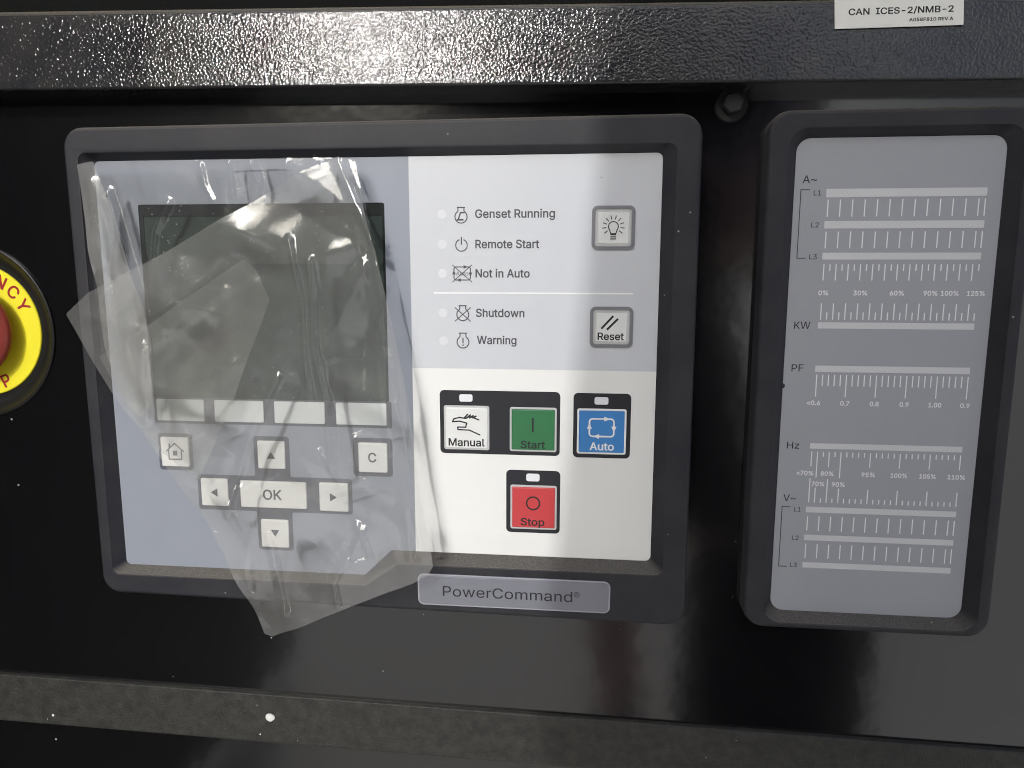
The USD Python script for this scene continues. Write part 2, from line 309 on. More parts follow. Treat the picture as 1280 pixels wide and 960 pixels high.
# ------------------------------------------------------------------ control module
cm = thing('control_module', 'black framed control module with grey and white keypad beside the tall gauge module', 'control panel', (0, 4, 0))
def frame(outer, inner_front, inner_face, yb=4.0, yf=-5.0, yface=0.4):
    """A moulded surround: sides, rounded front edge, front face and a sloping inner lip. outer: f(inset) gives its outline."""
    oo = [(outer(0), yb), (outer(0), yf + 2.2), (outer(.25), yf + 1.1), (outer(.8), yf + .35), (outer(1.7), yf)]
    ii = [(inner_front(-.7), yf), (inner_front(-.15), yf + .2), (inner_front(0), yf + .7), (inner_face, yface)]
    m = trimesh.util.concatenate([strip(oo), strip(ii), flat(sg.Polygon(oo[-1][0], [ii[0][0][::-1]]), yf)])
    m.merge_vertices(digits_vertex=5)
    # outward side: sides away from the axis, front towards the camera
    n = m.face_normals; c = m.triangles_center
    return m
def ifront(d):
    return round_poly([(-129 + d, 97.2 - d), (130 - d, 97.2 - d), (130 - d, -86 + d), (10.6 + d * .4, -86 + d), (-4.6 + d * .4, -97.2 + d), (-129 + d, -97.2 + d)], [3.5, 3.5, 3.5, 2.5, 2.5, 3.5], 6)
iface = round_poly([(-125, 94.4), (125, 94.4), (125, -81.7), (6.6, -81.7), (-6.2, -94.3), (-125, -94.3)], [2.5, 2.5, 2.5, 3.0, 3.0, 2.5], 6)
def outer1(d):
    return round_poly([(-136 + d, 108.3 - d), (140.2 - d, 109.0 - d), (140.6 - d, -109.8 + d), (-135 + d, -107.2 + d)], 9 - d, 10)
def orient(m):
    """Turn every face of a frame outwards (towards the camera or away from its ring)."""
    f = m.faces.copy(); flip = m.face_normals[:, 1] > 1e-6
    f[flip] = f[flip][:, ::-1]; return trimesh.Trimesh(m.vertices, f, process=False)
obj('bezel', fix(frame(outer1, ifront, iface)), 'bezel', cm, smooth=35)
facepoly = sg.Polygon(iface)
XS, ZS = 18.2, 3.7
hole = sg.Polygon(rrect(-105.7, 7.2, -12.2, 75.4, 1.0))
obj('grey_membrane', slab(facepoly.intersection(sg.box(-200, -200, XS, 200)).buffer(0).difference(hole), 0.5, 0.0), 'grey', cm)
obj('silver_membrane', slab(facepoly.intersection(sg.box(XS, ZS, 200, 200)), 0.5, 0.0), 'silver', cm)
obj('white_membrane', slab(facepoly.intersection(sg.box(XS, -200, 200, ZS)), 0.5, 0.0), 'white', cm)
obj('back_plate', slab(facepoly, 3.5, 2.2), 'frame', cm)
# display
di = obj('display', slab(sg.box(-104.0, -12.1, 5.9, 70.1), 2.0, 0.9), 'screen', cm)
obj('display_frame', slab(hole.buffer(-.02).difference(sg.box(-104.0, -12.1, 5.9, 70.1)), 2.0, 0.55), 'screenframe', di)
# soft keys under the display
obj('soft_key_plate', slab(sg.Polygon(rrect(-104.9, 8.3, -24.0, -11.9, .8)), 0.2, -0.12), 'frame', cm)
for x0, x1 in ((-103.4, -80.2), (-75.2, -51.5), (-46.5, -22.6), (-17.4, 6.1)):
    obj('soft_key', pad(x0, x1, -22.7, -12.6, .7, 0.0, -0.85, .35), 'soft', cm, smooth=50)
# navigation keys
plate = so.unary_union([sg.Polygon(rrect(-85.9, -11.2, -65.2, -48.2, 1.5)), sg.Polygon(rrect(-57.5, -40.4, -84.0, -29.1, 1.5))]).buffer(-1).buffer(2).buffer(-1)
obj('navigation_plate', slab(plate, 0.2, -0.12), 'frame', cm)
def key(x0, x1, z0, z1, legends, material='key', name='key', yf=-0.9, r=.8, inkmat='greyink', rim=None):
    k = obj(name, pad(x0, x1, z0, z1, r, 0.05, yf, .6), material, cm, smooth=50)
    for nm, shape in legends: obj(nm, shape, inkmat, k)
    return k
YK = -0.9
tri = lambda cx, cz, s, a: affinity.rotate(sg.Polygon([(cx - s, cz - s * .78), (cx + s, cz - s * .78), (cx, cz + s * .86)]), a, origin=(cx, cz))
key(-55.6, -42.3, -44.4, -31.2, [('arrow', ink(tri(-49.0, -38.0, 2.0, 0), YK))])
key(-84.2, -70.9, -63.2, -49.9, [('arrow', ink(tri(-77.6, -56.6, 2.0, 90), YK))])
key(-26.8, -12.9, -63.9, -50.2, [('arrow', ink(tri(-20.0, -57.0, 2.0, -90), YK))])
key(-55.8, -42.2, -82.5, -68.9, [('arrow', ink(tri(-48.8, -75.4, 2.0, 180), YK))])
key(-65.0, -32.8, -63.3, -50.4, [('lettering', text('OK', -53.8, -59.1, 4.6, -44.8, YK))])
obj('key_surround', slab(sg.Polygon(rrect(-104.2, -87.4, -46.5, -28.8, 1.6)), 0.2, -0.12), 'frame', cm)
hx, hz = -95.7, -37.9
home = so.unary_union([line([(hx - 4.3, hz + .6), (hx, hz + 4.4), (hx + 4.3, hz + .6)], .55), line([(hx - 3.1, hz + 1.4), (hx - 3.1, hz - 3.2), (hx + 3.1, hz - 3.2), (hx + 3.1, hz + 1.4)], .55), sg.box(hx - 1.1, hz - 1.4, hx + 1.1, hz + .9), line([(hx - 2.6, hz + 2.2), (hx - 2.6, hz + 4.0)], .8)])
key(-102.8, -89.0, -44.7, -30.6, [('home_symbol', ink(home, YK))])
obj('key_surround', slab(sg.Polygon(rrect(-10.2, 8.2, -46.6, -28.7, 1.6)), 0.2, -0.12), 'frame', cm)
key(-7.6, 6.0, -44.7, -30.8, [('lettering', text('C', -2.9, -39.7, 4.2, 0.9, YK))])

# indicator lamps with their symbols and words
rows = [(70.1, 'Genset Running', 46.8, 80.9, 68.7), (57.6, 'Remote Start', 46.8, 74.3, 56.0), (45.2, 'Not in Auto', 46.8, 70.3, 43.6), (28.2, 'Shutdown', 46.9, 68.1, 26.6), (15.9, 'Warning', 47.3, 64.7, 14.8)]
for z, s, x0, x1, zb in rows:
    obj('indicator_lamp', lathe([(2.0, 0.02), (2.0, -0.06), (1.7, -0.10), (0.01, -0.12)], (32.4, z), 28), 'dimlens', cm, smooth=40)
    obj('lettering', text(s, x0, zb, 3.4, x1, bold=True), 'greyink', cm)
W = .48
def engine(cx, cz):
    """An engine symbol: a round body with a neck and a flat cap."""
    return [sg.Point(cx, cz - .55).buffer(2.85).difference(sg.Point(cx, cz - .55).buffer(2.85 - W)).difference(sg.box(cx - 1.3, cz + 1.4, cx + 1.3, cz + 4)),
            line([(cx - 1.3, cz + 1.9), (cx - 1.3, cz + 3.3)], W), line([(cx + 1.3, cz + 1.9), (cx + 1.3, cz + 3.3)], W), line([(cx - 1.75, cz + 3.35), (cx + 1.75, cz + 3.35)], W, 2)]
cx, cz = 40.7, 69.7
obj('running_symbol', ink(so.unary_union(engine(cx, cz) + [line([(cx + 1.3, cz + 1.2), (cx - .2, cz + 1.2), (cx - 1.2, cz - 1.7)], .6), line([(cx - 1.6, cz - 1.8), (cx + .8, cz - 1.8)], .7)])), 'greyink', cm)
cx, cz = 40.8, 57.4
ring = sg.Point(cx, cz - .2).buffer(2.75).difference(sg.Point(cx, cz - .2).buffer(2.75 - W)).difference(sg.Polygon([(cx - 1.5, cz + 4), (cx, cz - .2), (cx + 1.5, cz + 4)]))
obj('power_symbol', ink(so.unary_union([ring, line([(cx, cz + .2), (cx, cz + 3.1)], W)])), 'greyink', cm)
def arrowhead(x, z, s, a): return affinity.rotate(sg.Polygon([(x - s, z + s * .8), (x - s, z - s * .8), (x + s, z)]), a, origin=(x, z))
cx, cz = 41.0, 45.2
def loop(cx, cz, w, h, lw, s):
    o = sg.LineString(list(rrect(cx - w, cx + w, cz - h, cz + h, min(w, h) * .35, 4)) + [rrect(cx - w, cx + w, cz - h, cz + h, min(w, h) * .35, 4)[0]]).buffer(lw / 2)
    return [o, arrowhead(cx + w * .45, cz + h, s, 0), arrowhead(cx + w, cz - h * .2, s, -90), arrowhead(cx - w * .45, cz - h, s, 180), arrowhead(cx - w, cz + h * .2, s, 90)]
obj('not_in_auto_symbol', [ink(so.unary_union(loop(cx, cz, 3.6, 2.8, .45, 1.0) + [line([(cx - 4.2, cz + 3.6), (cx + 4.2, cz - 3.6)], .35), line([(cx - 4.2, cz - 3.6), (cx + 4.2, cz + 3.6)], .35)])), text('Auto', cx - 2.7, cz - .8, 1.7, cx + 2.7, bold=False)], 'greyink', cm)
cx, cz = 41.1, 28.0
obj('shutdown_symbol', ink(so.unary_union(engine(cx, cz) + [line([(cx - 3.4, cz + 2.5), (cx + 3.4, cz - 3.4)], .4), line([(cx - 3.4, cz - 3.4), (cx + 3.4, cz + 2.5)], .4)])), 'greyink', cm)
cx, cz = 41.1, 16.0
obj('warning_symbol', ink(so.unary_union(engine(cx, cz) + [line([(cx, cz + 1.1), (cx, cz - .9)], .55), sg.Point(cx, cz - 1.9).buffer(.36)])), 'greyink', cm)
obj('divider_line', slab(sg.box(28.4, 36.5, 114.3, 37.15), 0.03, -0.06), 'whiteink', cm)

# lamp test and reset keys
def framed_key(x0, x1, z0, z1, legends, inkmat='ink'):
    ring = sg.Polygon(rrect(x0, x1, z0, z1, 2.4)).difference(sg.Polygon(rrect(x0 + 1.35, x1 - 1.35, z0 + 1.35, z1 - 1.35, 1.4)))
    obj('key_surround', slab(ring, 0.1, -0.55), 'midframe', cm)
    obj('key_rim', pad(x0 + 1.4, x1 - 1.4, z0 + 1.4, z1 - 1.4, 1.3, 0.1, -0.35, .25), 'keyrim', cm, smooth=50)
    key(x0 + 2.5, x1 - 2.5, z0 + 2.5, z1 - 2.5, legends, yf=-0.75, r=.6, inkmat=inkmat)
bx, bz, yk = 105.4, 64.2, -0.75
bulb = so.unary_union([sg.Point(bx, bz + .5).buffer(2.25)] + [sg.Polygon([(bx - 2.0, bz - .3), (bx + 2.0, bz - .3), (bx + 1.2, bz - 2.6), (bx - 1.2, bz - 2.6)])])
bulb = so.unary_union([bulb.difference(bulb.buffer(-.42))] + [sg.box(bx - 1.2, bz - 3.1 - .85 * i, bx + 1.2, bz - 2.6 - .85 * i) for i in range(3)] +
                      [line([(bx + 3.1 * math.cos(a), bz + .5 + 3.1 * math.sin(a)), (bx + 4.5 * math.cos(a), bz + .5 + 4.5 * math.sin(a))], .38) for a in np.radians(np.arange(-36, 217, 28))])
framed_key(96.4, 114.4, 55.1, 73.3, [('lamp_symbol', ink(bulb, yk))])
framed_key(96.3, 114.6, 13.8, 31.3, [('reset_symbol', ink(so.unary_union([line([(101.2, 21.9), (106.2, 27.4)], .9, 2), line([(103.6, 21.5), (108.2, 26.2)], .9, 2)]), yk)), ('lettering', text('Reset', 99.7, 17.2, 3.0, 110.8, yk, bold=True))])

# mode keys on black plates
def mode_plate(x0, x1, z0, z1, lx0, lx1, lz0, lz1, label=None):
    p = obj('mode_plate', slab(sg.Polygon(rrect(x0, x1, z0, z1, 2.0)), 0.1, -0.1), 'plate', cm)
    obj('status_lamp', pad(lx0, lx1, lz0, lz1, 1.0, 0.0, -0.3, .12), 'lens', p, smooth=50)
def mode_key(x0, x1, z0, z1, material, legends, inkmat):
    obj('key_rim', pad(x0 - .0, x1 + .0, z0 - .0, z1 + .0, 1.0, 0.0, -0.4, .25), 'keyrim' if material != 'blue' else 'whiteink', cm, smooth=50)
    return key(x0 + .75, x1 - .75, z0 + .75, z1 - .75, legends, material, yf=-0.8, r=.6, inkmat=inkmat)
mode_plate(30.4, 84.0, -34.7, -6.0, 39.2, 45.2, -11.1, -7.7)
mode_plate(89.8, 114.7, -35.0, -6.2, 98.9, 104.9, -11.2, -7.8)
mode_plate(60.2, 84.4, -70.6, -41.6, 69.2, 75.2, -46.6, -43.1)
yk = -0.8
ox, oz = 42.4, -21.0
hand = [line([(ox - 6.2, oz + .9), (ox - 5.6, oz + 2.2), (ox - 3.0, oz + 2.9), (ox - .2, oz + 2.5), (ox + 1.2, oz + 3.6), (ox + 5.6, oz + 2.0)], .6), line([(ox - 6.2, oz + .9), (ox - 3.0, oz + 1.2), (ox + .2, oz + .4), (ox - .3, oz - 1.5), (ox - 3.9, oz - 1.5), (ox - 3.8, oz - 2.6), (ox + 1.4, oz - 2.8), (ox + 6.0, oz - 4.8)], .6)]
hand += [line([(ox - 1.0 + 1.25 * i, oz + 2.6 + .1 * i), (ox + .6 + 1.25 * i, oz + 4.3 - .25 * i)], .7) for i in range(4)]
mode_key(32.2, 52.7, -32.9, -12.8, 'key', [('hand_symbol', ink(so.unary_union(hand), yk)), ('lettering', text('Manual', 34.3, -31.0, 3.3, 50.6, yk, bold=True))], 'ink')
mode_key(61.8, 82.6, -33.0, -13.0, 'green', [('start_symbol', ink(sg.box(71.7, -24.0, 72.5, -17.6), yk)), ('lettering', text('Start', 66.7, -31.3, 3.3, 77.5, yk, bold=True))], 'ink')
k = mode_key(91.5, 112.9, -33.3, -13.0, 'blue', [('auto_symbol', ink(so.unary_union(loop(102.2, -21.3, 5.3, 3.9, .7, 1.35)), yk)), ('lettering', text('Auto', 97.1, -31.3, 3.3, 107.7, yk, bold=True))], 'whiteink')
mode_key(62.1, 83.0, -68.9, -48.4, 'red', [('stop_symbol', ink(sg.Point(72.4, -56.6).buffer(3.25).difference(sg.Point(72.4, -56.6).buffer(2.55)), yk)), ('lettering', text('Stop', 66.8, -66.9, 3.3, 77.6, yk, bold=True))], 'ink')

# name label on the lower edge of the frame
lb = obj('name_label', pad(20.8, 106.7, -104.4, -90.7, 2.2, -4.8, -5.75, .35), 'label', cm, smooth=50)
obj('label_rim', slab(sg.Polygon(rrect(20.1, 107.4, -105.0, -90.1, 2.8)).difference(sg.Polygon(rrect(21.0, 106.5, -104.2, -90.9, 2.1))), -4.9, -5.35), 'labelrim', lb)
obj('lettering', text('PowerCommand', 31.8, -100.2, 4.75, 90.6, -5.75, bold=False), 'ink', lb)
rx, rz = 92.6, -96.6
obj('registered_mark', [slab(sg.Point(rx, rz).buffer(1.25).difference(sg.Point(rx, rz).buffer(1.0)), -5.72, -5.81), text('R', rx - .5, rz - .65, 1.3, rx + .55, -5.75, bold=False)], 'ink', lb)

# ------------------------------------------------------------------ gauge module
gmod = thing('gauge_module', 'tall black framed gauge module with grey plate of white bar scales, on the right', 'gauge panel', (217, 4, 0))
def gfront(d): return rrect(174 + d, 262 - d, -105.2 + d, 102.2 - d, 7.5, 8)
def outer2(d): return rrect(165.4 + d, 267.3 - d, -108.2 + d, 109.3 - d, 9 - d, 10)
giface = rrect(177.9, 257.6, -101.8, 99.1, 5.5, 8)
obj('bezel', fix(frame(outer2, gfront, giface)), 'bezel', gmod, smooth=35)
obj('gauge_plate', slab(sg.Polygon(giface), 0.5, 0.0), 'gauge', gmod)
X0, U = 191.4, 2.4
def ticks(lst, w=.42): return ink(so.unary_union([sg.box(x - w / 2, min(a, b), x + w / 2, max(a, b)) for x, a, b in lst]))
bars = [(75.9, 79.2, 'L1'), (63.5, 66.5, 'L2'), (51.0, 53.8, 'L3'), (22.8, 25.4, 'KW'), (4.6, 7.3, 'PF'), (-28.4, -26.0, 'Hz'), (-56.6, -54.1, 'L1'), (-69.2, -66.7, 'L2'), (-81.7, -79.2, 'L3')]
for a, b, s in bars:
    obj('bar_window', pad(190.5, 251.8, a, b, .15, 0.05, -0.12, .06, 2), 'bar', gmod)
cols = [X0 + 2 * U * i for i in range(13)]
sc = {}
for nm, a, b in (('a', 68.2, 75.0), ('b', 55.6, 62.3), ('c', -64.8, -58.2), ('d', -77.3, -70.8)):
    obj('tick_scale', ticks([(x, a, b) for x in cols + [X0 + 25 * U]]), 'whiteink', gmod)
obj('tick_scale', ticks([(X0 + U * i, 49.2, 42.6 if i % 2 == 0 else 46.5) for i in range(26)]), 'whiteink', gmod)
obj('tick_scale', ticks([(X0 + U * i, 26.5, 33.3 if i % 2 == 0 else 29.6) for i in range(26)]), 'whiteink', gmod)
obj('tick_scale', ticks([(X0 + U * i, 3.5, -5.9 if i % 5 == 0 else -1.3) for i in range(26)]), 'whiteink', gmod)
hl = {0: -36.1, 1: -41.0, 3: -36.2, 5: -41.0, 10: -36.1, 15: -36.1, 20: -36.1, 25: -36.1}
obj('tick_scale', ticks([(X0 + U * i, -29.7, hl.get(i, -31.8)) for i in range(26)]), 'whiteink', gmod)
vl = {0: -41.4, 1: -45.5, 3: -41.6, 5: -45.6, 10: -45.8, 15: -45.8, 20: -45.8, 25: -45.8}
obj('tick_scale', ticks([(X0 + U * i, -52.1, vl.get(i, -50.1)) for i in range(26)]), 'whiteink', gmod)
def nums(lst, z, h=1.85):
    for s, a, b in lst: obj('lettering', text(s, a, z, h, b, bold=True), 'whiteink', gmod)
nums([('0%', 189.9, 193.8), ('30%', 203.7, 209.2), ('60%', 218.0, 223.5), ('90%', 231.1, 236.5), ('100%', 237.8, 244.6), ('125%', 247.8, 254.6)], 36.6)
nums([('<0.6', 188.0, 193.5), ('0.7', 201.6, 205.3), ('0.8', 213.5, 217.1), ('0.9', 225.4, 229.0), ('1.00', 236.8, 241.9), ('0.9', 249.3, 253.0)], -9.5)
nums([('<70%', 185.6, 192.6), ('80%', 195.6, 200.9), ('95%', 212.3, 217.8), ('100%', 224.1, 230.8), ('105%', 235.7, 242.3), ('110%', 247.0, 253.9)], -40.1)
nums([('70%', 192.2, 197.4), ('90%', 200.5, 205.8)], -44.75)
for s, x0, x1, z, h in [('A~', 181.0, 186.5, 81.6, 3.0), ('KW', 181.0, 187.5, 22.6, 3.0), ('PF', 181.0, 185.8, 4.7, 3.0), ('Hz', 181.0, 186.1, -28.6, 3.0), ('V~', 180.8, 186.0, -51.9, 3.0),
                        ('L1', 185.6, 188.5, 76.7, 2.0), ('L2', 185.4, 188.3, 64.0, 2.0), ('L3', 185.4, 188.4, 51.2, 2.0), ('L1', 185.6, 188.3, -56.4, 2.0), ('L2', 185.4, 188.2, -69.3, 2.0), ('L3', 185.3, 188.2, -81.7, 2.0)]:
    obj('lettering', text(s, x0, z, h, x1, bold=False), 'ink', gmod)
for a, b in ((51.6, 79.0), (-81.5, -54.4)):
    obj('bracket_line', ink(line([(184.0, b), (180.5, b), (180.5, a), (184.0, a)], .3, 2)), 'ink', gmod)
obj('dark_speck', trimesh.Trimesh(*(lambda s: (s.vertices * [1.0, .5, 1.4] + [178.0, 0.1, -1.5], s.faces))(trimesh.creation.icosphere(2, .75)), process=False), 'ink', None, label='tiny dark speck on the left edge of the grey gauge plate', category='speck')

# ------------------------------------------------------------------ emergency stop
ec = EC
es = thing('emergency_stop', 'red mushroom emergency stop button on a yellow lettered disc at the left edge', 'stop button', (ec[0], 4, ec[1]))
obj('collar', lathe([(40.2, 9), (40.3, 5), (42.0, 3.9), (42.0, 3.2), (41.5, 2.8), (40.9, 2.9), (40.2, 3.6), (38.5, 6.0), (36.0, 7.6), (33.5, 8.4), (0.01, 8.6)], ec, 120), 'collar', es, smooth=50)
yd = obj('yellow_disc', lathe([(31.8, 8.8), (31.8, 7.9), (31.5, 7.5), (0.01, 7.5)], ec, 120), 'yellow', es, smooth=30)
R = 26.8
for i, ch in enumerate('EMERGENCY'):
    a = math.radians(26.5 + (8 - i) * 16.4)
    obj('lettering', text(ch, 0, 0, 5.9, None, 7.5, True, a - math.pi / 2, np.array([ec[0] + R * math.cos(a), ec[1] + R * math.sin(a)])), 'redink', yd)
for i, ch in enumerate('STOP'):
    a = math.radians(-65.2 - (3 - i) * 16.4)
    obj('lettering', text(ch, 0, 0, 5.9, None, 7.5, True, a + math.pi / 2, np.array([ec[0] + R * math.cos(a), ec[1] + R * math.sin(a)])), 'redink', yd)
obj('button_stem', lathe([(13, 7.6), (13, 2.5), (0.01, 2.5)], ec, 60), 'knob', es, smooth=30)
obj('button_head', lathe([(12, 3.0), (20.6, 2.6), (21.7, 1.9), (22.0, 0.6), (21.2, -1.2), (18.0, -3.6), (12, -5.4), (5, -6.2), (0.01, -6.4)], ec, 80), 'knob', es, smooth=50)

# ------------------------------------------------------------------ peeling clear film
def sheet(outline, base, creases, spacing, seed, amp, folds=(), cones=(), curl=0.0, pleats=()):
    """A thin wrinkled sheet: a fine height field over an outline (x, z), raised along crease lines."""
    poly = sg.Polygon(outline).buffer(2).buffer(-3).buffer(1).simplify(.15)
    x0, z0, x1, z1 = poly.bounds
    gx, gz = np.meshgrid(np.arange(x0, x1, spacing), np.arange(z0, z1, spacing)); rng = np.random.default_rng(seed)
    gp = np.c_[gx.ravel(), gz.ravel()] + rng.uniform(-.25, .25, (gx.size, 2)) * spacing
    import shapely
    gp = gp[shapely.contains_xy(poly.buffer(-spacing * .55), gp[:, 0], gp[:, 1])]
    bd = np.array([poly.exterior.interpolate(t).coords[0] for t in np.arange(0, poly.length, spacing * .8)])
    p = np.vstack([bd, gp]); d = Delaunay(p); tri = d.simplices
    tri = tri[shapely.contains_xy(poly, *p[tri].mean(1).T)]
    q = np.c_[p, np.zeros(len(p))]
    h = amp * (meshkit.fbm(q / 30 + seed, 3, seed) - .5) * 2 + amp * .35 * (meshkit.noise(np.c_[q[:, 0] / 9, q[:, 1] / 16, q[:, 2]], seed + 5) - .5)
    for pts, a, w in creases:
        dist = shapely.distance(sg.LineString(pts), shapely.points(p))
        h = h + a * np.exp(-(dist / max(w, .9)) ** 2)
    for (nx, nz), per, A_, sd in pleats:          # soft uneven pleats: a long flank that faces up, a short one that faces down
        s = p[:, 0] * nx + p[:, 1] * nz + 16 * (meshkit.fbm(q / 55 + sd, 2, sd) - .5)
        f_ = np.mod(-s / per + sd * .37, 1.0)
        wv = np.where(f_ < .6, f_ / .6, .5 + .5 * np.cos((f_ - .6) / .4 * math.pi))
        h = h + A_ * (wv - .5) * np.clip(2.2 * meshkit.noise(q / 40 + 3.1 + sd, sd + 2) - .35, 0, 1)
    for (ox, oz), th, sg_, a, rr in cones:        # cone-shaped puckers that start from one pinched point
        dx, dz = p[:, 0] - ox, p[:, 1] - oz; r_ = np.hypot(dx, dz)
        da = (np.arctan2(dz, dx) - math.radians(th) + math.pi) % (2 * math.pi) - math.pi
        h = h + a * r_ * np.exp(-(da / math.radians(sg_)) ** 2) * np.exp(-(r_ / rr) ** 3)
    for k, (sc_, am) in enumerate(((26.0, .7), (44.0, 1.2))):      # crisp crinkles
        u = q @ np.array([[math.cos(k + seed), -math.sin(k + seed), 0], [math.sin(k + seed), math.cos(k + seed), 0], [0, 0, 1]])
        n_ = meshkit.noise(np.c_[u[:, 0] / sc_, u[:, 1] / (sc_ * 2.2), u[:, 2]] + 13.7 * k + seed, seed + k)
        h = h + amp * am * (1 - np.abs(2 * n_ - 1)) ** 2
    h = h + curl * np.exp(-(shapely.distance(poly.exterior, shapely.points(p)) / 2.5) ** 2)      # curled edge
    for (ox, oz), (nx, nz), slope in folds:       # flat facets meeting at a line
        s = (p[:, 0] - ox) * nx + (p[:, 1] - oz) * nz
        h = h + slope * np.maximum(s, 0)
    y = base(p[:, 0], p[:, 1]) - h
    m = trimesh.Trimesh(np.c_[p[:, 0], y, p[:, 1]], tri, process=False)
    if m.face_normals[:, 1].mean() > 0: m.invert()
    return m
fi = thing('plastic_film', 'crumpled clear protective film peeling off the grey left half of the control module', 'plastic film', (-50, -8, 0))
A = [(-127.2, 90.6), (-125.0, 93.3), (-64.1, 93.5), (-9.4, 93.3), (-2.2, 91.6), (1.2, 75.2), (5.5, 57.6), (-5.6, 49.2), (-55.9, 49.2), (-102.3, 24.4), (-119.5, 2.5), (-123.5, 9.7), (-124.6, 49.2), (-126.6, 77.0)]
B = [(-134.4, 27.2), (-123.2, 36.8), (-96.1, 49.8), (-49.0, 74.0), (-22.3, 88.2), (-8.3, 92.9), (-1.2, 91.2), (2.1, 74.9), (6.4, 57.5), (9.8, 40.8), (14.5, 18.7), (19.3, -5.5), (23.0, -33.8), (26.5, -59.2), (30.1, -81.4), (27.9, -85.2), (21.2, -89.3), (8.2, -94.5), (-5.7, -100.6), (-24.9, -109.0), (-44.5, -117.9), (-48.3, -116.9), (-55.2, -100.7), (-59.5, -93.1), (-66.8, -79.1), (-79.4, -59.3), (-92.3, -39.7), (-103.5, -25.1), (-116.4, -7.3)]
C = [(-123.7, 8.0), (-100.4, 21.6), (-53.5, 51.2), (-48.2, 47.4), (-42.4, 33.7), (-50.7, 14.3), (-60.2, -8.4), (-80.2, -48.6), (-96.7, -35.8), (-112.5, -15.0)]
crA = [([(-86.1, 75.3), (-93.6, 62.9), (-96.2, 49.1)], 1.2, 1.5), ([(-114.4, 80.0), (-106.2, 45.7), (-99.3, 14.0)], 1.4, 2.0),
       ([(-71.6, 91.2), (-69.7, 82.2), (-66.5, 76.2)], .9, 1.3), ([(-48.4, 91.5), (-46.0, 84.2), (-47.3, 74.4)], 1.0, 1.5), ([(-32.6, 91.3), (-30.8, 79.2)], .8, 1.3), ([(-17.0, 90.4), (-18.2, 79.0)], .9, 1.5),
       ([(-8.4, 91.9), (6.4, 57.5)], 1.5, 2.0), ([(-100, 92), (-97, 80)], .8, 2.5), ([(-58, 92), (-57, 78)], .6, 1.0)]
crB = [([(-31.3, 59.2), (-26.5, 32.1), (-25.0, -9.9)], 1.2, 1.4), ([(-22.1, 50.8), (-21.8, 14.8), (-17.4, -9.8), (-14.8, -38.6)], 1.5, 1.8), ([(2.5, 72), (10.5, 33), (18, -18), (24.5, -74)], .6, 1.3), ([(-2, 66), (5.5, 30), (13, -18), (19.5, -72)], .5, 1.6),
       ([(6.4, 57.5), (8.0, 25.5), (18.0, -30.4), (20.7, -78.0)], .9, 2.4), ([(-8.4, 91.9), (6.4, 57.5)], 1.6, 2.0), ([(5.0, 18.6), (10.9, -30.6)], .9, 1.6), ([(-8.8, -79.3), (-14.8, -91.0), (-13.2, -100.6)], 1.2, 1.6),
       ([(-3.9, -64.0), (2.3, -78.8), (-8.9, -83.1), (-1.0, -65.8)], .9, 1.2), ([(-38.8, 0.5), (-55.3, -32.4), (-64.6, -62.6)], 1.0, 1.8), ([(-94.7, 24.7), (-88.9, 17.6), (-99.6, 10.4)], .35, .5), ([(-86.6, -18.4), (-81.6, -28.6), (-65.8, -19.8)], .35, .5),
       ([(-5.2, -25.6), (7.6, -19.9)], .4, .5), ([(-5.2, -25.6), (-2.6, -42)], .3, .5), ([(-20.4, -31.4), (-11.4, -45.8)], .5, .7), ([(-66.0, -53.2), (-52.4, -47.1), (-40.9, -43.0)], .5, .7), ([(-64.2, -55.0), (-56.5, -68.0)], .5, .7),
       ([(-99.3, 14.0), (-101.1, -20)], .8, 2.0), ([(-45, -70), (-38, -105)], .8, 2.0), ([(15, -10), (26, -75)], .5, 1.5), ([(-20, -52), (0, -44)], .4, .6)]
cones = [((8.5, 59.5), 193, 22, .15, 31), ((7.5, 58), 158, 9, .06, 24), ((7.5, 58), 240, 12, .06, 40), ((7.5, 58), 275, 9, .05, 60), ((-52, -103), 100, 12, .05, 40), ((-9, -86), 60, 14, .07, 22), ((-9, -86), 140, 12, .06, 25), ((-131, 27), -10, 12, .06, 40)]
folds = [((-48, 47), (-.55, -.83), 0.035), ((-60, -8), (.9, -.42), 0.03), ((-20, 40), (.98, .2), 0.04)]
obj('upper_sheet', sheet(A, lambda x, z: -6.6 + 0 * x, crA, .85, 3, .6, pleats=[((.97, .2), 30, 1.6, 6)]), 'film_a', fi, smooth=True)
D = [(-127.4, 92.0), (-119.5, 93.2), (-114.0, 79.0), (-105.5, 45.0), (-98.8, 14.0), (-99.5, -12.0), (-106.0, -20.0), (-116.0, -10.0), (-121.0, 12.0), (-124.4, 49.0)]
obj('left_curl', sheet(D, lambda x, z: -7.6 + 0 * x, [([(-121, 85), (-118, 40), (-110, 0)], 1.2, 3.0)], 1.0, 31, .7, pleats=[((-.9, .3), 21, 2.0, 5)]), 'film_d', fi, smooth=True)
obj('lower_sheet', sheet(B, lambda x, z: -10.0 - 1.5 * np.clip((-z - 70) / 40, 0, 1), crB, .85, 11, .85, folds, cones, .22, [((.42, .91), 36, 2.5, 4), ((-.75, .66), 47, 1.4, 9)]), 'film_b', fi, smooth=True)
obj('folded_flap', sheet(C, lambda x, z: -8.2 + 0 * x, [([(-100, 10), (-62, 38)], .6, 2.0), ([(-90, -30), (-60, 5)], .5, 2.5)], 1.1, 21, .9), 'film_c', fi, smooth=True)

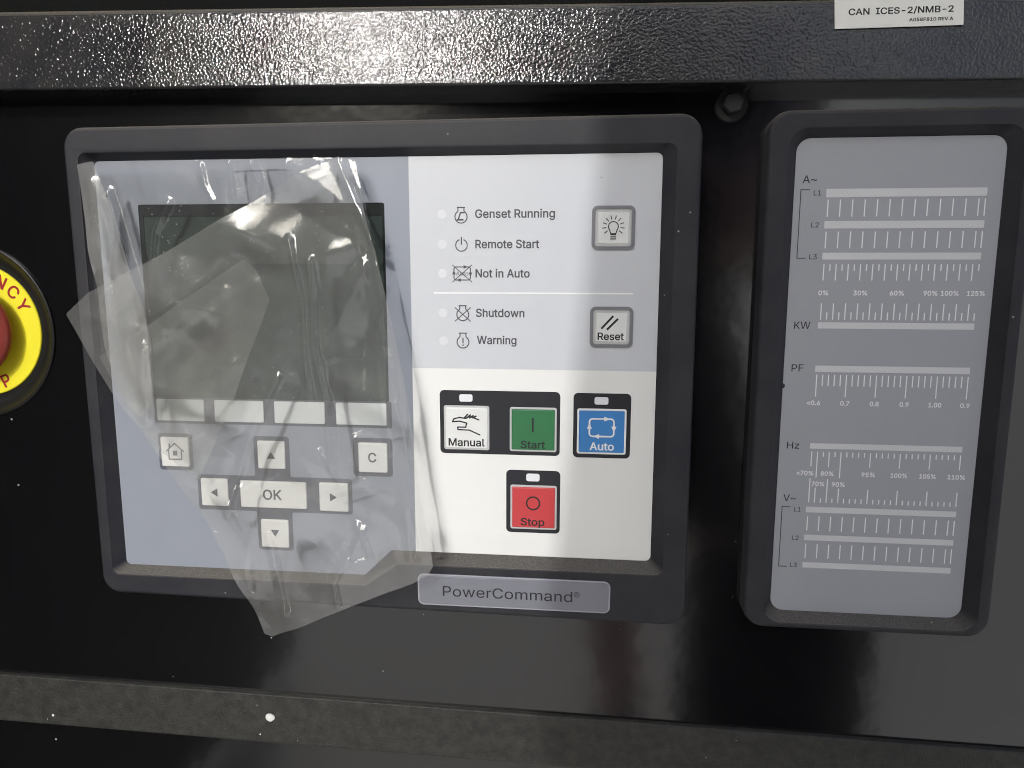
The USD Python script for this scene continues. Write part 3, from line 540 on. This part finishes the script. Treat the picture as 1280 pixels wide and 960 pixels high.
# ------------------------------------------------------------------ flake and dust on the ledge
def pebble(c, r, seed):
    s = trimesh.creation.icosphere(2, 1.0); v = s.vertices * (0.75 + .5 * meshkit.noise(s.vertices * 1.6 + 7, seed)[:, None]) * np.array(r) + c
    return trimesh.Trimesh(v, s.faces, process=False)
def on_strip(x, t): return np.array([x, 2.0 - 2.2 * t, -161.8 - 21.0 * t - 0.0123 * x])   # t runs down the strip
obj('paint_flake', pebble(on_strip(-56.5, .46) + [0, -.6, 0], (2.3, 1.2, 2.0), 4), 'flake', smooth=True, label='small white paint flake stuck on the dusty lower strip', category='flake')
rng = np.random.default_rng(8)
dust = [pebble(on_strip(x, t), np.array([.5, .25, .5]) * s, i) for i, (x, t, s) in enumerate([(-91, .2, 1.3), (-70, .35, 1.2), (-172, .85, 1.3), (-54, .2, .7), (-62, .9, .7), (90, .3, .6), (150, .4, .7), (170, .2, .5)] + [(rng.uniform(-200, 280), rng.uniform(0, 1), rng.uniform(.25, .5)) for _ in range(26)])]
for i in range(20):
    x, z = rng.uniform(-200, 290), rng.uniform(-158, 117)
    if (-138 < x < 143 or 163 < x < 270) and abs(z) < 111: continue
    if x < -143 and abs(z - 18.7) < 48: continue
    dust.append(pebble((x, 3.95, z), np.array([.4, .15, .4]) * rng.uniform(.3, .75), 100 + i))
obj('dust_specks', trimesh.util.concatenate(dust), 'flake', kind='stuff', label='pale dust specks scattered over the lower strip and black panel', category='dust')

# ------------------------------------------------------------------ the photographer, seen as a dim reflection and a shadow
def chain(bones):
    out = m3.Manifold()
    for (a, ra), (b, rb) in bones:
        s = [m3.Manifold.sphere(r, 20).translate(tuple(map(float, p))) for p, r in ((a, ra), (b, rb))]
        out = out + m3.Manifold.batch_hull(s)
    return out
def skin(man, edge, it=8):
    me = man.refine_to_length(edge).to_mesh(); t = trimesh.Trimesh(me.vert_properties[:, :3], me.tri_verts, process=True)
    trimesh.smoothing.filter_taubin(t, iterations=it); t.vertices = t.vertices * 1e3 - [0, 0, Z0 * 1e3]; return t
def ell(c, r): return m3.Manifold.sphere(1.0, 28).scale(tuple(r)).translate(tuple(map(float, c)))
PX, PY = 0.100, -0.88        # the middle of the body
J = dict(lsh=(PX - .19, PY, 1.45), rsh=(PX + .19, PY, 1.45), lel=(PX - .215, PY + .05, 1.09), rel=(PX + .27, PY + .08, 1.10), lwr=(-.01, PY + .345, .875), rwr=(.258, PY + .345, .90),
         lhip=(PX - .07, PY - .03, .90), rhip=(PX + .11, PY - .03, .90), lkn=(PX + .03, PY - .05, .49), rkn=(PX + .21, PY + .0, .49), lan=(PX + .06, PY - .12, .09), ran=(PX + .24, PY - .06, .09))
JP = lambda x, y, z: (PX + x, PY + y, z)
def hand_mesh(w, side):
    """A hand at the end of a forearm, its palm behind the phone's end, fingers curled round to the front. side = -1 left, 1 right."""
    w = np.array(w); palm = w + np.array([-.018 * side, .045, .03]); out = chain([((w, .024), (palm + [.005 * side, 0, .012], .024)), ((w, .024), (palm - [.0, 0, .02], .022))])
    for k in range(4):
        b = palm + np.array([.008 * side, .018, .034 - .020 * k]); L = (.9, 1.0, .95, .78)[k]
        p1 = b + np.array([.012 * side, .026 * L, .002]); p2 = p1 + np.array([-.010 * side, .022 * L, 0]); p3 = p2 + np.array([-.020 * side * L, .006, -.002])
        out = out + chain([((b, .0095), (p1, .009)), ((p1, .009), (p2, .0085)), ((p2, .0085), (p3, .0075))])
    t0 = palm + np.array([-.008 * side, .0, .03]); t1 = t0 + np.array([-.022 * side, .018, .020]); t2 = t1 + np.array([-.026 * side, .012, -.004])
    return out + chain([((t0, .012), (t1, .0105)), ((t1, .0105), (t2, .009))])
lsn, rsn = JP(.045, -.10, .33), JP(.225, -.05, .33)
body = chain([((J['lsh'], .05), (J['lel'], .042)), ((J['lel'], .042), (J['lwr'], .028)), ((J['rsh'], .05), (J['rel'], .042)), ((J['rel'], .042), (J['rwr'], .028)),
              ((J['lhip'], .085), (J['lkn'], .058)), ((J['lkn'], .058), (lsn, .056)), ((lsn, .056), (J['lan'], .038)), ((J['rhip'], .085), (J['rkn'], .058)), ((J['rkn'], .058), (rsn, .056)), ((rsn, .056), (J['ran'], .038)),
              ((J['lan'], .036), (JP(.055, .01, .05), .032)), ((J['ran'], .036), (JP(.245, .07, .05), .032)), ((JP(0, 0, 1.43), .06), (JP(0, .03, 1.55), .055))])
torso = ell(JP(0, -.02, 1.26), (.155, .11, .26)) + ell(JP(0, -.03, .97), (.16, .12, .14)) + chain([((J['lsh'], .05), (J['rsh'], .05))])
hc = np.array(JP(-.005, .045, 1.645))
head = ell(hc, (.075, .095, .115)) + ell(hc + [0, .02, -.055], (.055, .07, .06)) + chain([((hc + [0, .088, .01], .010), (hc + [0, .108, -.022], .014))]) + ell(hc + [-.076, -.005, -.005], (.010, .02, .032)) + ell(hc + [.076, -.005, -.005], (.010, .02, .032))
pe = thing('person', 'person in dark shirt and shorts holding a phone up towards the control panel', 'person', (100, -880, -1e3 * Z0))
obj('body', skin(body + torso + head + hand_mesh(J['lwr'], -1) + hand_mesh(J['rwr'], 1), .014, 5), 'skin', pe, smooth=True)
shirt = ell(JP(0, -.02, 1.26), (.168, .122, .27)) + ell(JP(0, -.03, 1.0), (.172, .132, .15)) + chain([((J['lsh'], .062), (J['rsh'], .062)), ((J['lsh'], .062), (J['lel'], .054)), ((J['rsh'], .062), (J['rel'], .054)),
         ((JP(-.13, -.01, 1.39), .085), (JP(-.10, -.02, 1.03), .10)), ((JP(.14, -.01, 1.39), .085), (JP(.15, -.02, 1.0), .10))])
obj('shirt', skin(shirt, .02, 6), 'shirt', pe, smooth=True)
lk = np.array(J['lkn']); rk = np.array(J['rkn'])
obj('shorts', skin(chain([((J['lhip'], .105), (lk + [0, .01, .02], .082)), ((J['rhip'], .105), (rk + [-.01, .0, .02], .085)), ((J['lhip'], .11), (J['rhip'], .11))]) + ell(JP(0, -.03, .96), (.176, .136, .10)), .02, 6), 'shorts', pe, smooth=True)
obj('hair', skin(ell(hc + [0, -.018, .028], (.083, .096, .108)) - ell(hc + [0, .10, -.04], (.10, .10, .11)) - ell(hc + [0, 0, -.12], (.2, .2, .09)), .012, 4), 'hair', pe, smooth=True)
for s in (-1, 1):
    obj('eye', skin(ell(hc + [.03 * s, .080, .005], (.013, .011, .009)), .006, 1), 'eye', pe, smooth=True)
    obj('shoe', skin(chain([((JP(.06, -.13, .055), .05), (JP(.055, .03, .045), .042))]) if s < 0 else chain([((JP(.24, -.07, .055), .05), (JP(.245, .09, .045), .042))]), .02, 3), 'shoe', pe, smooth=True)
obj('mouth', skin(ell(hc + [0, .086, -.058], (.024, .009, .007)), .006, 1), 'lip', pe, smooth=True)
bg = thing('tool_bag', 'black cloth tool bag with a carrying handle standing beside the right leg of the person', 'bag', (370, -730, -1e3 * Z0))
bagm = skin(m3.Manifold.batch_hull([ell((x, y, z), (.05, .04, .05)) for x in (.29, .45) for y in (-.76, -.69) for z in (.06, .40)]), .03, 4)
obj('bag_body', bagm, 'shorts', bg, smooth=True)
obj('bag_handle', skin(chain([(((.32, -.72, .44), .012), ((.34, -.72, .52), .012)), (((.34, -.72, .52), .012), ((.40, -.72, .52), .012)), (((.40, -.72, .52), .012), ((.42, -.72, .44), .012))]), .02, 2), 'shorts', bg, smooth=True)
ph = thing('phone', 'dark phone held upright in both hands in front of the person', 'phone', (110, -470, 60))
pm = pad(30, 222, 56, 134, 9, -464, -472, .8); pm.vertices[:, 1] = -936 - pm.vertices[:, 1]; pm.invert()
obj('phone_case', fix(pm), 'phone', ph, smooth=40)
obj('camera_ring', lathe([(9, -463.9), (9, -460.5), (7.5, -460.0), (0.01, -460.6)], (52, 114), 32), 'bolt', ph, smooth=40)
